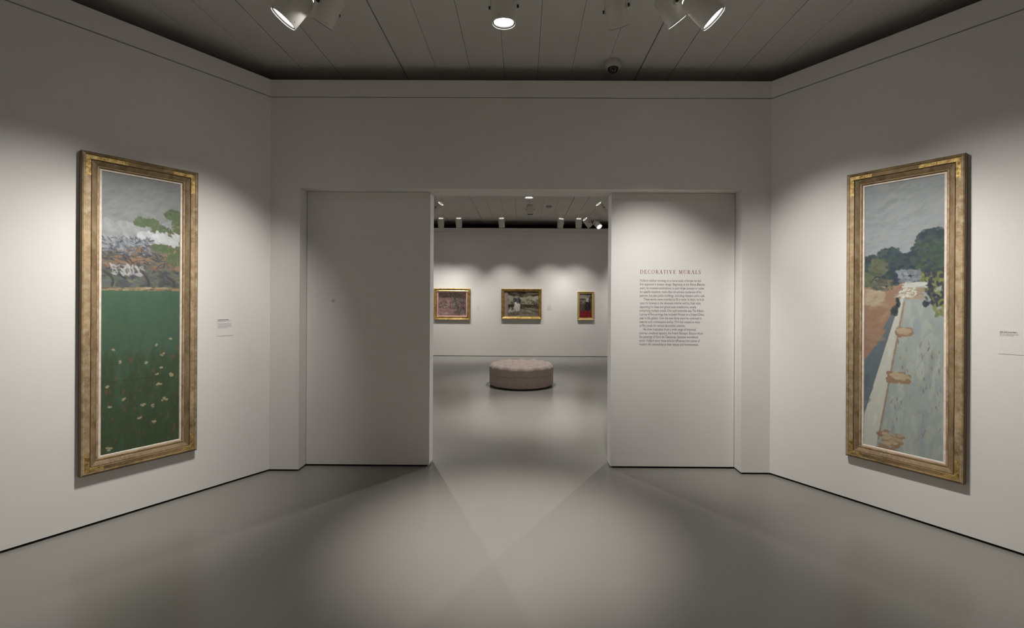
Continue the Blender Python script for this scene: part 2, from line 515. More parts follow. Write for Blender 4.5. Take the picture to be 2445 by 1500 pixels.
def picture_meadow():
    W, H = 176, 765
    rs = np.random.default_rng(11)
    img = np.zeros((H, W, 3))
    img[:] = (0.20, 0.208, 0.204)  # sky tones darkened to stand in for the beam fading upward
    layer(img, rs, 700, (0, 1, 0, 0.27), [(0.19, 0.195, 0.19), (0.245, 0.25, 0.245), (0.215, 0.225, 0.225)], (0.05, 0.15, 0.15, 0.3, 0.5), -0.5, 0.04, (0.2, 0.5))
    layer(img, rs, 240, (0, 1, 0.17, 0.27), [(0.30, 0.31, 0.31), (0.25, 0.26, 0.27)], (0.04, 0.10, 0.2, 0.4, 1.0), 0.4, 0.06, (0.4, 0.8))
    # warm thicket
    edge = lambda u: 0.275 + 0.012 * math.sin(u * 9) - 0.03 * (u > 0.55)
    layer(img, rs, 900, (0, 1, 0.255, 0.425), [(0.20, 0.125, 0.08), (0.16, 0.13, 0.09), (0.12, 0.115, 0.085), (0.10, 0.11, 0.09), (0.22, 0.14, 0.09)],
          (0.04, 0.12, 0.25, 0.55, 0.8), 0.2, 0.14, (0.5, 0.9), lambda u, v: v > edge(u) + rs.normal(0, 0.006))
    layer(img, rs, 300, (0.0, 1, 0.345, 0.42), [(0.085, 0.095, 0.10), (0.10, 0.115, 0.10), (0.06, 0.06, 0.065), (0.115, 0.14, 0.085)],
          (0.03, 0.10, 0.25, 0.5, 0.7), 0.2, 0.14, (0.5, 0.9))
    # leafy green masses on the far side
    for (cu, cv, ru, rv, n) in ((0.48, 0.165, 0.10, 0.016, 60), (0.60, 0.162, 0.09, 0.015, 60), (0.74, 0.192, 0.13, 0.02, 90), (0.9, 0.125, 0.12, 0.02, 110),
                                (0.97, 0.16, 0.08, 0.035, 90), (0.9, 0.205, 0.14, 0.014, 60), (0.84, 0.25, 0.24, 0.02, 150), (0.93, 0.29, 0.13, 0.03, 90)):
        for _ in range(n):
            a, q = rs.uniform(0, 2 * PI), math.sqrt(rs.uniform(0, 1))
            brush(img, (cu + ru * q * math.cos(a)) * W, (cv + rv * q * math.sin(a)) * H, rs.uniform(2.5, 7), rs.uniform(2, 4), rs.uniform(0, 3),
                  np.array((0.088, 0.118, 0.058)) * (1 + rs.normal(0, 0.09)), 0.9, rs)
    layer(img, rs, 50, (0.4, 1, 0.13, 0.3), [(0.26, 0.15, 0.09)], (0.01, 0.03, 0.4, 0.7, 1.0), 0.3, 0.1, (0.5, 0.8), lambda u, v: u > 0.8 or v > 0.27)
    layer(img, rs, 120, (0.45, 0.97, 0.205, 0.238), [(0.44, 0.45, 0.46), (0.38, 0.39, 0.40)], (0.03, 0.07, 0.3, 0.5, 0.7), 0.7, 0.05, (0.7, 1.0))
    # dark twig strokes
    layer(img, rs, 260, (0.0, 0.62, 0.225, 0.29), [(0.05, 0.055, 0.075), (0.10, 0.11, 0.13), (0.22, 0.23, 0.25)], (0.02, 0.055, 0.14, 0.3, 0.9), 0.8, 0.15, (0.5, 0.9))
    layer(img, rs, 150, (0.0, 0.8, 0.28, 0.37), [(0.045, 0.045, 0.055), (0.08, 0.075, 0.08)], (0.02, 0.07, 0.12, 0.25, 0.6), 0.25, 0.15, (0.5, 0.9))
    layer(img, rs, 70, (0.1, 0.5, 0.325, 0.362), [(0.36, 0.355, 0.35), (0.30, 0.29, 0.29)], (0.015, 0.05, 0.2, 0.4, 0.9), 0.9, 0.08, (0.6, 0.9))
    for u, v0, v1, w in ((0.56, 0.345, 0.417, 3.0), (0.90, 0.365, 0.405, 2.2), (0.12, 0.35, 0.40, 2.0)):
        for k in range(14):
            q = k / 13
            brush(img, (u + 0.03 * math.sin(q * 3) - 0.09 * (1 - q) ** 2) * W, (v0 + (v1 - v0) * q) * H, 6, w * (0.6 + 0.5 * q), 1.45, (0.055, 0.05, 0.05), 0.9, rs)
    # fence line and meadow
    layer(img, rs, 60, (0, 1, 0.408, 0.418), [(0.30, 0.21, 0.12), (0.09, 0.07, 0.06), (0.36, 0.30, 0.18), (0.20, 0.13, 0.08)], (0.03, 0.09, 0.12, 0.3, 0.1), 0.0, 0.1, (0.7, 1))
    top = np.array((0.062, 0.115, 0.070))  # greens dimmed as well for the weak beam on this canvas
    low = np.array((0.045, 0.068, 0.032))
    r0 = int(0.42 * H)
    for r in range(r0, H):
        q = min(1, max(0, (r / H - 0.42) / 0.5))
        img[r] = top * (1 - q) + low * q
    layer(img, rs, 900, (0, 1, 0.43, 1), [(0.060, 0.11, 0.072), (0.055, 0.098, 0.064), (0.058, 0.102, 0.077)], (0.05, 0.16, 0.15, 0.3, 0.1), PI / 2, 0.06, (0.12, 0.35), lambda u, v: rs.uniform() > (v - 0.6) * 2.2)
    layer(img, rs, 700, (0, 1, 0.66, 1), [(0.042, 0.066, 0.030), (0.050, 0.071, 0.036)], (0.05, 0.16, 0.15, 0.3, 0.1), PI / 2, 0.08, (0.15, 0.4))
    layer(img, rs, 90, (0, 1, 0.62, 0.99), [(0.17, 0.072, 0.05), (0.15, 0.08, 0.05)], (0.02, 0.05, 0.25, 0.5, 0.3), PI / 2, 0.1, (0.15, 0.45))
    for r in range(int(0.745 * H), int(0.745 * H) + 2):
        img[r] *= 0.72
    for _ in range(21):
        u, v = rs.uniform(0.05, 0.95), rs.uniform(0.58, 0.98)
        for _k in range(3):
            brush(img, u * W + rs.normal(0, 2.5), v * H + rs.normal(0, 2), rs.uniform(2, 4.5) * (0.7 + (v - 0.5)), rs.uniform(1.6, 3), rs.uniform(-0.9, 0.6),
                  np.array((0.31, 0.28, 0.175)) * (1 + rs.normal(0, 0.06)), 0.95, rs)
    return img


def picture_avenue():
    W, H = 176, 765
    rs = np.random.default_rng(23)
    img = np.zeros((H, W, 3))
    img[:] = (0.235, 0.255, 0.26)
    layer(img, rs, 700, (0, 1, 0, 0.29), [(0.19, 0.207, 0.205), (0.24, 0.257, 0.262), (0.22, 0.247, 0.265), (0.265, 0.27, 0.258)], (0.05, 0.15, 0.15, 0.3, 0.4), -0.4, 0.05, (0.2, 0.5))
    # earth, road, kerb band
    path = lambda v: 0.50 - (v - 0.43) * 0.62
    kerb_r = lambda v: 0.52 - (v - 0.43) * 0.62
    kerb_l = lambda v: 0.475 - (v - 0.43) * 1.05
    earth_r = lambda v: 0.47 - (v - 0.43) * 1.85 if v < 0.55 else 0.30 - (v - 0.55) * 2.4
    for r in range(int(0.36 * H), H):
        v = r / H
        for c in range(W):
            u = c / W
            if u > kerb_r(v):
                col = (0.275, 0.305, 0.282)
            elif u > kerb_l(v):
                col = (0.43, 0.435, 0.38)
            elif u > earth_r(v):
                col = (0.105, 0.13, 0.145)
            else:
                col = (0.245, 0.15, 0.098)
            img[r, c] = col
    layer(img, rs, 500, (0.05, 1, 0.44, 1), [(0.27, 0.305, 0.283), (0.32, 0.34, 0.295), (0.25, 0.29, 0.30), (0.35, 0.37, 0.32)], (0.06, 0.18, 0.18, 0.35, 0.2), PI / 2 + 0.1, 0.06, (0.3, 0.7),
          lambda u, v: u > kerb_r(v) + 0.05)
    layer(img, rs, 130, (0, 0.6, 0.44, 1), [(0.44, 0.445, 0.39), (0.50, 0.50, 0.44)], (0.05, 0.12, 0.15, 0.25, 0.1), PI / 2 + 0.15, 0.05, (0.3, 0.6), lambda u, v: kerb_l(v) + 0.02 < u < kerb_r(v) - 0.02)
    layer(img, rs, 130, (0, 0.5, 0.4, 0.9), [(0.105, 0.13, 0.145), (0.085, 0.10, 0.12), (0.13, 0.155, 0.165)], (0.05, 0.12, 0.2, 0.35, 0.2), PI / 2 + 0.4, 0.08, (0.3, 0.7), lambda u, v: earth_r(v) + 0.03 < u < kerb_l(v) - 0.02)
    layer(img, rs, 160, (0, 0.5, 0.38, 0.66), [(0.245, 0.15, 0.098), (0.22, 0.13, 0.085), (0.29, 0.20, 0.14)], (0.04, 0.12, 0.2, 0.4, 0.5), -0.4, 0.06, (0.3, 0.6), lambda u, v: u < earth_r(v) - 0.03)
    layer(img, rs, 60, (0.0, 0.25, 0.40, 0.46), [(0.35, 0.29, 0.19)], (0.03, 0.1, 0.2, 0.4, 0.4), -0.4, 0.06, (0.3, 0.6))
    for k in range(60):
        v = 0.45 + k / 60 * 0.52
        brush(img, (kerb_r(v) + 0.012) * W, v * H, 6, 1.6 + rs.uniform(0, 1.4), 1.75, (0.25, 0.16, 0.105), rs.uniform(0.4, 0.9), rs)
        brush(img, kerb_l(v) * W, v * H, 5, 1.1, 1.9, (0.08, 0.085, 0.09), 0.7, rs)
    layer(img, rs, 70, (0.35, 0.97, 0.55, 0.95), [(0.18, 0.15, 0.13), (0.20, 0.15, 0.12)], (0.012, 0.05, 0.12, 0.25, 0.15), PI / 2, 0.1, (0.4, 0.8))
    for cu, cv, hu, hv in ((0.52, 0.555, 0.07, 0.012), (0.46, 0.725, 0.12, 0.017), (0.36, 0.965, 0.15, 0.035)):
        layer(img, rs, 40, (cu - hu, cu + hu, cv - hv, cv + hv), [(0.25, 0.155, 0.10)], (0.03, 0.06, 0.5, 0.8, 0.3), 0, 0.06, (0.8, 1))
        layer(img, rs, 18, (cu - hu * 0.7, cu + hu * 0.8, cv - hv * 0.8, cv + hv * 0.3), [(0.36, 0.29, 0.19)], (0.02, 0.06, 0.4, 0.7, 0.3), 0, 0.06, (0.8, 1))
    # trees
    sky = lambda u: 0.265 + 0.014 * math.sin(u * 11 + 1) - 0.07 * max(0, 1 - ((u - 0.84) / 0.25) ** 2)
    layer(img, rs, 1500, (0, 1, 0.19, 0.385), [(0.028, 0.045, 0.055), (0.035, 0.055, 0.05), (0.045, 0.065, 0.06), (0.03, 0.04, 0.06)], (0.03, 0.08, 0.4, 0.7, 1.0), 0.3, 0.14, (0.7, 1),
          lambda u, v: sky(u) + rs.normal(0, 0.004) < v < 0.365 + 0.02 * (u < 0.4) + 0.012 * math.sin(u * 20))
    layer(img, rs, 150, (0.08, 0.28, 0.285, 0.345), [(0.105, 0.115, 0.07), (0.085, 0.095, 0.06)], (0.03, 0.06, 0.4, 0.6, 0.7), 0.3, 0.1, (0.6, 0.9), lambda u, v: ((u - 0.18) / 0.1) ** 2 + ((v - 0.315) / 0.03) ** 2 < 1)
    layer(img, rs, 130, (0, 0.14, 0.325, 0.385), [(0.095, 0.115, 0.065)], (0.03, 0.06, 0.4, 0.6, 0.7), 0.3, 0.1, (0.7, 0.95), lambda u, v: v > 0.33 + u * 0.25)
    layer(img, rs, 60, (0.12, 0.38, 0.36, 0.40), [(0.05, 0.055, 0.05), (0.13, 0.13, 0.085), (0.09, 0.09, 0.07)], (0.02, 0.06, 0.3, 0.5, 0.5), 0.2, 0.1, (0.7, 0.95))
    layer(img, rs, 200, (0.68, 1, 0.225, 0.36), [(0.055, 0.085, 0.05), (0.04, 0.06, 0.05)], (0.015, 0.05, 0.4, 0.6, 1), 0.3, 0.12, (0.5, 0.9))
    layer(img, rs, 240, (0.70, 1, 0.345, 0.50), [(0.16, 0.175, 0.06), (0.20, 0.21, 0.07), (0.12, 0.14, 0.06)], (0.02, 0.06, 0.3, 0.5, 0.3), PI / 2, 0.1, (0.6, 0.9), lambda u, v: v < 0.40 or u > 0.80 + (v - 0.4) * 1.2)
    layer(img, rs, 80, (0.76, 1, 0.33, 0.46), [(0.035, 0.04, 0.055)], (0.02, 0.05, 0.3, 0.6, 0.4), PI / 2, 0.1, (0.7, 0.95))
    layer(img, rs, 70, (0.45, 0.7, 0.33, 0.37), [(0.20, 0.215, 0.235), (0.14, 0.15, 0.17)], (0.02, 0.05, 0.4, 0.6, 0.5), 0.3, 0.1, (0.6, 0.9))
    layer(img, rs, 50, (0.54, 0.76, 0.375, 0.392), [(0.44, 0.45, 0.42)], (0.02, 0.07, 0.2, 0.4, 0.1), 0, 0.05, (0.7, 1))
    layer(img, rs, 90, (0.42, 0.74, 0.395, 0.43), [(0.26, 0.20, 0.14), (0.33, 0.27, 0.19)], (0.02, 0.07, 0.3, 0.5, 0.2), 0, 0.05, (0.7, 1), lambda u, v: u > 0.5 - (v - 0.395) * 3)
    layer(img, rs, 90, (0.36, 0.68, 0.395, 0.428), [(0.52, 0.51, 0.46)], (0.010, 0.02, 0.4, 0.7, 0.4), -0.4, 0.05, (0.8, 1), lambda u, v: u > 0.52 - (v - 0.395) * 4)
    layer(img, rs, 40, (0.36, 0.47, 0.435, 0.49), [(0.035, 0.042, 0.05)], (0.02, 0.04, 0.5, 0.8, 0.4), 1.8, 0.1, (0.8, 1), lambda u, v: abs(u - (0.46 - (v - 0.435) * 1.4)) < 0.035)
    return img


def picture_small(kind):
    rs = np.random.default_rng(40 + kind)
    if kind == 0:                                   # rosy crowded interior
        W, H = 110, 86
        img = np.zeros((H, W, 3))
        img[:] = (0.16, 0.11, 0.10)
        layer(img, rs, 250, (0, 1, 0, 1), [(0.20, 0.12, 0.11), (0.13, 0.09, 0.08), (0.16, 0.13, 0.11), (0.24, 0.16, 0.145)], (0.03, 0.1, 0.3, 0.5, 0.5), PI / 2, 0.12)
        layer(img, rs, 120, (0, 1, 0, 0.22), [(0.055, 0.045, 0.04), (0.09, 0.07, 0.055)], (0.05, 0.12, 0.2, 0.4, 0.3), 0.2, 0.12)
        layer(img, rs, 130, (0.5, 1, 0.15, 0.9), [(0.06, 0.055, 0.05), (0.10, 0.085, 0.07), (0.12, 0.12, 0.11)], (0.02, 0.07, 0.2, 0.4, 0.6), 0.9, 0.12)
        layer(img, rs, 70, (0.05, 0.55, 0.72, 0.95), [(0.27, 0.17, 0.16), (0.22, 0.14, 0.13)], (0.05, 0.12, 0.2, 0.4, 0.2), 0.3, 0.08)
        layer(img, rs, 30, (0.08, 0.95, 0.5, 0.8), [(0.22, 0.23, 0.20), (0.15, 0.16, 0.14)], (0.01, 0.035, 0.4, 0.7, 1), 0.5, 0.1)
        layer(img, rs, 20, (0.02, 0.4, 0.85, 0.98), [(0.33, 0.30, 0.26)], (0.01, 0.05, 0.3, 0.5, 0.4), 0.2, 0.1)
    elif kind == 1:                                 # brown sketchy landscape with a pale heap
        W, H = 120, 84
        img = np.zeros((H, W, 3))
        img[:] = (0.17, 0.155, 0.12)
        layer(img, rs, 260, (0, 1, 0, 1), [(0.18, 0.165, 0.125), (0.24, 0.225, 0.175), (0.12, 0.105, 0.08)], (0.06, 0.16, 0.15, 0.3, 0.2), 0.1, 0.1)
        layer(img, rs, 110, (0, 1, 0, 0.18), [(0.05, 0.042, 0.035), (0.14, 0.12, 0.095)], (0.05, 0.14, 0.12, 0.25, 0.15), 0.05, 0.12)
        layer(img, rs, 90, (0.15, 1, 0.22, 0.5), [(0.30, 0.285, 0.225), (0.25, 0.235, 0.18)], (0.04, 0.1, 0.3, 0.5, 0.4), 0.2, 0.08)
        layer(img, rs, 60, (0.2, 1, 0.3, 0.55), [(0.07, 0.06, 0.048)], (0.03, 0.07, 0.12, 0.25, 0.9), 0.4, 0.12)
        layer(img, rs, 80, (0.1, 1, 0.55, 0.66), [(0.06, 0.052, 0.04), (0.10, 0.085, 0.065)], (0.06, 0.16, 0.12, 0.25, 0.1), 0.12, 0.1)
        layer(img, rs, 80, (0.2, 1, 0.68, 1), [(0.25, 0.235, 0.20), (0.11, 0.095, 0.075), (0.19, 0.175, 0.145), (0.14, 0.10, 0.08)], (0.05, 0.14, 0.12, 0.25, 0.1), 0.2, 0.1)
        layer(img, rs, 60, (0, 0.09, 0.05, 1), [(0.29, 0.22, 0.205), (0.24, 0.19, 0.175)], (0.03, 0.07, 0.4, 0.6, 0.4), 1.2, 0.08)
        layer(img, rs, 50, (0.27, 0.47, 0.26, 0.5), [(0.06, 0.055, 0.055), (0.10, 0.095, 0.095)], (0.02, 0.05, 0.4, 0.7, 0.9), 0.5, 0.1)
        layer(img, rs, 45, (0.30, 0.44, 0.46, 0.76), [(0.50, 0.49, 0.46), (0.36, 0.35, 0.34)], (0.02, 0.05, 0.4, 0.6, 0.4), 1.3, 0.08)
        layer(img, rs, 30, (0.15, 0.3, 0.66, 0.8), [(0.34, 0.33, 0.31), (0.08, 0.07, 0.065)], (0.02, 0.05, 0.4, 0.6, 0.7), 0.7, 0.08)
    else:                                           # dark room with a red floor
        W, H = 60, 110
        img = np.zeros((H, W, 3))
        img[:] = (0.07, 0.055, 0.045)
        layer(img, rs, 160, (0, 1, 0, 0.7), [(0.07, 0.055, 0.045), (0.05, 0.04, 0.035), (0.10, 0.08, 0.065)], (0.06, 0.16, 0.3, 0.5, 0.2), PI / 2, 0.12)
        layer(img, rs, 50, (0, 0.8, 0, 0.16), [(0.24, 0.215, 0.18), (0.18, 0.16, 0.135)], (0.08, 0.2, 0.2, 0.4, 0.2), -0.2, 0.08)
        layer(img, rs, 30, (0.05, 0.4, 0.24, 0.4), [(0.19, 0.17, 0.13), (0.11, 0.09, 0.07)], (0.04, 0.1, 0.3, 0.5, 0.3), 0.1, 0.1)
        layer(img, rs, 24, (0.54, 0.72, 0.2, 0.36), [(0.36, 0.34, 0.29)], (0.04, 0.09, 0.4, 0.6, 0.3), PI / 2, 0.08)
        layer(img, rs, 70, (0.45, 0.85, 0.36, 0.8), [(0.022, 0.02, 0.022), (0.035, 0.028, 0.028)], (0.06, 0.14, 0.4, 0.6, 0.3), PI / 2, 0.1)
        layer(img, rs, 120, (0, 1, 0.72, 1), [(0.17, 0.022, 0.028), (0.12, 0.02, 0.024), (0.21, 0.035, 0.04)], (0.06, 0.16, 0.3, 0.5, 0.3), 0.1, 0.1)
    return np.clip(img.mean() + (img - img.mean()) * 1.3, 0.012, 1) * 0.9


def canvas(root, img, x0, x1, z0, z1, y):
    H, W, _ = img.shape
    pad = np.pad(img, ((1, 1), (1, 1), (0, 0)), mode='edge')       # wet edges: soften the dabs a little
    img = 0.4 * img + 0.15 * (pad[:-2, 1:-1] + pad[2:, 1:-1] + pad[1:-1, :-2] + pad[1:-1, 2:])
    xs = np.linspace(x0, x1, W)
    zs = np.linspace(z1, z0, H)
    X, Z = np.meshgrid(xs, zs)
    lum = img.mean(axis=2)
    relief = (lum - lum.mean()) * 0.0015
    co = np.stack([X, np.full_like(X, y) - relief, Z], axis=-1).reshape(-1, 3)
    idx = np.arange(H * W).reshape(H, W)
    a, b, c, d = idx[:-1, :-1], idx[1:, :-1], idx[1:, 1:], idx[:-1, 1:]
    quads = np.stack([a, b, c, d], axis=-1).reshape(-1, 4)
    me = bpy.data.meshes.new('canvas')
    me.vertices.add(len(co))
    me.vertices.foreach_set('co', co.ravel())
    me.loops.add(quads.size)
    me.loops.foreach_set('vertex_index', quads.ravel())
    me.polygons.add(len(quads))
    me.polygons.foreach_set('loop_start', np.arange(0, quads.size, 4))
    me.polygons.foreach_set('use_smooth', np.ones(len(quads), bool))
    me.update(calc_edges=True)
    ca = me.color_attributes.new('paint', 'FLOAT_COLOR', 'POINT')
    rgba = np.concatenate([np.clip(img.reshape(-1, 3), 0, 1), np.ones((H * W, 1))], axis=1)
    ca.data.foreach_set('color', rgba.ravel().astype(np.float32))
    me.materials.append(M_PAINT)
    o = bpy.data.objects.new('canvas', me)
    COL.objects.link(o)
    o.parent = root
    return o


def frame_rail(prof, W, H, side, sub=10):
    """one mitred rail: prof = (inward, height) points; local x right, z up, -y out of the wall"""
    mb = MB()
    n = len(prof)
    verts = []
    for k in range(sub + 1):
        q = k / sub
        for w, h in prof:
            if side in 'tb':
                x = -W / 2 + w + (W - 2 * w) * q
                z = w if side == 'b' else H - w
            else:
                z = w + (H - 2 * w) * q
                x = -W / 2 + w if side == 'l' else W / 2 - w
            verts.append((x, -h, z))
    faces = []
    for k in range(sub):
        for i in range(n):
            j = (i + 1) % n
            faces.append((k * n + i, k * n + j, (k + 1) * n + j, (k + 1) * n + i))
    faces.append(tuple(range(n)))
    faces.append(tuple(sub * n + i for i in range(n)))
    return mb.add(verts, faces)


def make_painting(label, loc, rotz, W, H, prof, mats, liner_w, liner_mat, liner_h, img, group=None, side_h=None, cove=None):
    root = thing('framed_painting', label, 'painting', loc, rotz, group)
    fw = prof[-2][0]
    for s in 'tblr':
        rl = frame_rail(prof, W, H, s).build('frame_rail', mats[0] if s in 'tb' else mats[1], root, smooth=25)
        if cove:                                     # the sunk cove keeps its own darker gilding
            n = len(prof)
            rl.data.materials.append(M_GOLD_COVE)
            rl.data.materials.append(M_WOODBACK)
            for k in range(10):
                for i in range(*cove):
                    rl.data.polygons[k * n + i].material_index = 1
                for i in (0, 1):
                    rl.data.polygons[k * n + i].material_index = 2
    if side_h:                                       # dark outer edge of the frame
        e = 0.0015
        mb = MB()
        mb.box((-W / 2 - e, -side_h, -e), (-W / 2 - 0.0001, 0, H + e)).box((W / 2 + 0.0001, -side_h, -e), (W / 2 + e, 0, H + e))
        mb.box((-W / 2, -side_h, -e), (W / 2, 0, -0.0001)).box((-W / 2, -side_h, H + 0.0001), (W / 2, 0, H + e))
        mb.build('frame_edge', M_WOODBACK, root)
    lp = [(fw - 0.004, 0.0), (fw - 0.004, liner_h), (fw + liner_w - 0.003, liner_h), (fw + liner_w, liner_h - 0.004), (fw + liner_w, 0.0)]
    for s in 'tblr':
        frame_rail(lp, W, H, s, 1).build('liner_strip', liner_mat, root)
    cw = fw + liner_w - 0.002
    canvas(root, img, -W / 2 + cw, W / 2 - cw, cw, H - cw, -(liner_h - 0.006))
    return root


def corner_plates(root, W, H, band, h, arms, mat, t=0.0016):
    """raised L-shaped gilded corner, one part for each corner; arms: {corner: (length across, length up)}"""
    for key, (la, lu) in arms.items():
        sx, sz = (-1 if 'l' in key else 1), (1 if 't' in key else -1)
        a, b = band
        mb = MB()
        rs = random.Random(hash_key(key))
        steps = 7
        # across arm
        pts = [(a, a), (la, a + 0.004 * rs.random()), (la - 0.008, (a + b) / 2), (la - 0.004, b), (b, b), (b, lu - 0.004), ((a + b) / 2, lu - 0.012), (a, lu)]
        poly = []
        for w, u in pts:
            poly.append((sx * (W / 2 - w), (H - u) if sz > 0 else u))
        v = [(x, -h, z) for x, z in poly] + [(x, -h - t, z) for x, z in poly]
        n = len(poly)
        f = [(0, 1, 2, 3, 4), (0, 4, 5, 6, 7), (n, n + 1, n + 2, n + 3, n + 4), (n, n + 4, n + 5, n + 6, n + 7)]
        f += [(i, (i + 1) % n, n + (i + 1) % n, n + i) for i in range(n)]
        mb.add(v, f)
        # small raised bosses of the ornament
        for k in range(9):
            q = rs.random()
            if k % 2:
                w, u = b + (la - b) * q * 0.85, a + (b - a) * (0.25 + 0.5 * rs.random())
            else:
                w, u = a + (b - a) * (0.25 + 0.5 * rs.random()), b + (lu - b) * q * 0.85
            x, z = sx * (W / 2 - w), (H - u) if sz > 0 else u
            mb.lathe([(0.0045, 0), (0.0035, 0.0015), (0.001, 0.002)], 8, Matrix.Translation((x, -h - t, z)) @ Matrix.Rotation(PI / 2, 4, 'X'), False, True)
        mb.build('corner_ornament', mat, root)


def hash_key(s):
    return sum(ord(c) * (i + 3) for i, c in enumerate(s))


BIG_PROF = [(0, 0.0), (0, 0.033), (0.003, 0.040), (0.011, 0.044), (0.017, 0.0425), (0.019, 0.0385), (0.022, 0.0385), (0.044, 0.0375), (0.0465, 0.0345),
            (0.048, 0.0275), (0.0505, 0.0335), (0.066, 0.028), (0.078, 0.0205), (0.0795, 0.0225), (0.087, 0.0225), (0.092, 0.016), (0.093, 0.013), (0.093, 0.0)]
PW, PH = 0.645, 2.08
for nm, s0, C, t, n2, rot, lab, pic in (
        ('l', 0.8785, C_L, t_left, n_left, ROT_L, 'tall narrow gilt-framed landscape with grey sky over a green meadow', picture_meadow),
        ('r', 0.8995, C_R, t_right, n_right, ROT_R, 'tall narrow gilt-framed landscape with dark trees over a pale road', picture_avenue)):
    pos = C + t * s0 + n2 * 0.0015
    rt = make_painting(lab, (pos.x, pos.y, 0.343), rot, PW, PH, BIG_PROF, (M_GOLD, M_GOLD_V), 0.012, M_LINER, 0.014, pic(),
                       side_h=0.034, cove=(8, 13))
    far = 'l' if nm == 'l' else 'r'
    near = 'r' if nm == 'l' else 'l'
    corner_plates(rt, PW, PH, (0.021, 0.045), 0.0375, {'t' + far: (0.235, 0.155), 't' + near: (0.16, 0.17), 'b' + far: (0.12, 0.15), 'b' + near: (0.10, 0.14)},
                  M_GOLD_BR)

# three smaller paintings on the far wall
P1 = [(0, 0.0), (0, 0.045), (0.012, 0.055), (0.022, 0.05), (0.030, 0.036), (0.045, 0.030), (0.058, 0.036), (0.070, 0.044), (0.078, 0.036), (0.084, 0.02), (0.084, 0.0)]
P2 = [(0, 0.0), (0, 0.05), (0.012, 0.062), (0.024, 0.058), (0.034, 0.044), (0.050, 0.036), (0.056, 0.042), (0.064, 0.038), (0.070, 0.02), (0.070, 0.0)]
P3 = [(0, 0.0), (0, 0.045), (0.006, 0.05), (0.014, 0.046), (0.018, 0.04), (0.046, 0.034), (0.052, 0.028), (0.056, 0.016), (0.056, 0.0)]
yw = Y_FAR - 0.0015
r1 = make_painting('gilt-framed rosy interior painting with a pink inner border on the far wall', (-1.815, yw, 0.93), 0, 0.93, 0.80, P1, (M_GOLD_FAR, M_GOLD_FAR),
                   0.024, M_LINER_PINK, 0.022, picture_small(0), 'paintings on the far wall')
for sx in (-1, 1):
    for top in (0, 1):
        mb = MB()
        for k in range(5):
            for w, u in ((0.018 + 0.026 * k, 0.026), (0.026, 0.018 + 0.026 * k)):
                x = sx * (0.465 - w)
                z = 0.80 - u if top else u
                mb.lathe([(0.014, 0), (0.012, 0.008), (0.005, 0.013)], 10, Matrix.Translation((x, -0.044, z)) @ Matrix.Rotation(PI / 2, 4, 'X'), False, True)
        mb.build('corner_ornament', M_GOLD_BR, r1, smooth=60)
make_painting('gilt-framed brown landscape with a pale heap in the middle of the far wall', (-0.045, yw, 0.952), 0, 1.03, 0.775, P2, (M_GOLD_FAR, M_GOLD_FAR),
              0.010, M_WOODBACK, 0.022, picture_small(1), 'paintings on the far wall')
make_painting('small upright gold-framed painting of a dark room with red floor', (1.596, yw, 0.938), 0, 0.42, 0.725, P3, (M_GOLD_FLAT, M_GOLD_FLAT),
              0.004, M_WOODBACK, 0.018, picture_small(2), 'paintings on the far wall')


# ------------------------------------------------------------------ wall labels
def wall_label(label, loc, rot, w, h, rows, seed, ink, ink2):
    """small card; rows: (z from the top, row height, row length, bold)"""
    root = thing('wall_label', label, 'label', loc, rot, 'wall labels beside the paintings')
    MB().box((-w / 2, -0.0012, 0), (w / 2, 0, h)).build('card', M_CARD, root)
    rs = random.Random(seed)
    first, rest = MB(), MB()
    for dz, rh, ln, bold in rows:
        x, end = -w / 2 + 0.006, -w / 2 + 0.006 + ln
        while x < end:
            wl = min(rs.uniform(0.006, 0.016), end - x)
            (first if bold else rest).box((x, -0.0019, h - dz - rh), (x + wl, -0.0016, h - dz))
            x += wl + 0.0022
    first.build('title_line', ink, root)
    if rest.v:
        rest.build('text_lines', ink2, root)
    return root


p = C_L + t_left * 0.348
wall_label('small white text label at right of the tall green meadow painting', (p.x + n_left.x * 0.001, p.y + n_left.y * 0.001, 1.186), ROT_L, 0.122, 0.142,
           [(0.012, 0.0055, 0.078, True), (0.022, 0.003, 0.095, False), (0.029, 0.003, 0.05, False)] +
           [(0.043 + 0.0085 * k, 0.003, 0.10 - 0.03 * (k == 4), False) for k in range(5)], 1, M_INK, M_INK_PALE)
p = C_R + t_right * 1.422
wall_label('small white text label beyond the tall pale road painting', (p.x + n_right.x * 0.001, p.y + n_right.y * 0.001, 1.178), ROT_R, 0.118, 0.15,
           [(0.016, 0.0045, 0.072, True), (0.0255, 0.0022, 0.08, False), (0.032, 0.0022, 0.078, False), (0.0385, 0.0022, 0.06, False)], 2, M_INK, M_INK_PALE)
for lab, x, z0, w, h, n, sd in (('pale label on the far wall between pink-bordered and brown paintings', -1.15, 1.148, 0.11, 0.165, 8, 3),
                                ('pale label on the far wall beside the brown landscape painting', 0.667, 1.19, 0.11, 0.125, 6, 4),
                                ('pale label on the far wall beside the small dark red-floored painting', 1.957, 1.262, 0.10, 0.06, 2, 5)):
    wall_label(lab, (x, yw + 0.0005, z0), 0, w, h, [(0.008 + 0.019 * k, 0.006, w - 0.014, k == 0) for k in range(n)], sd, M_INK_FAR, M_INK_FAR)

# ------------------------------------------------------------------ lettering on the right panel
TXT_X, TXT_PX = 1.0285, 0.000542          # left margin and metres per measured unit
wt = thing('wall_text', 'printed introduction text headed DECORATIVE MURALS on the white sliding panel', 'wall text', (1.30, Y_PANEL, 1.07))
ORG = Vector((1.30, Y_PANEL, 1.07))


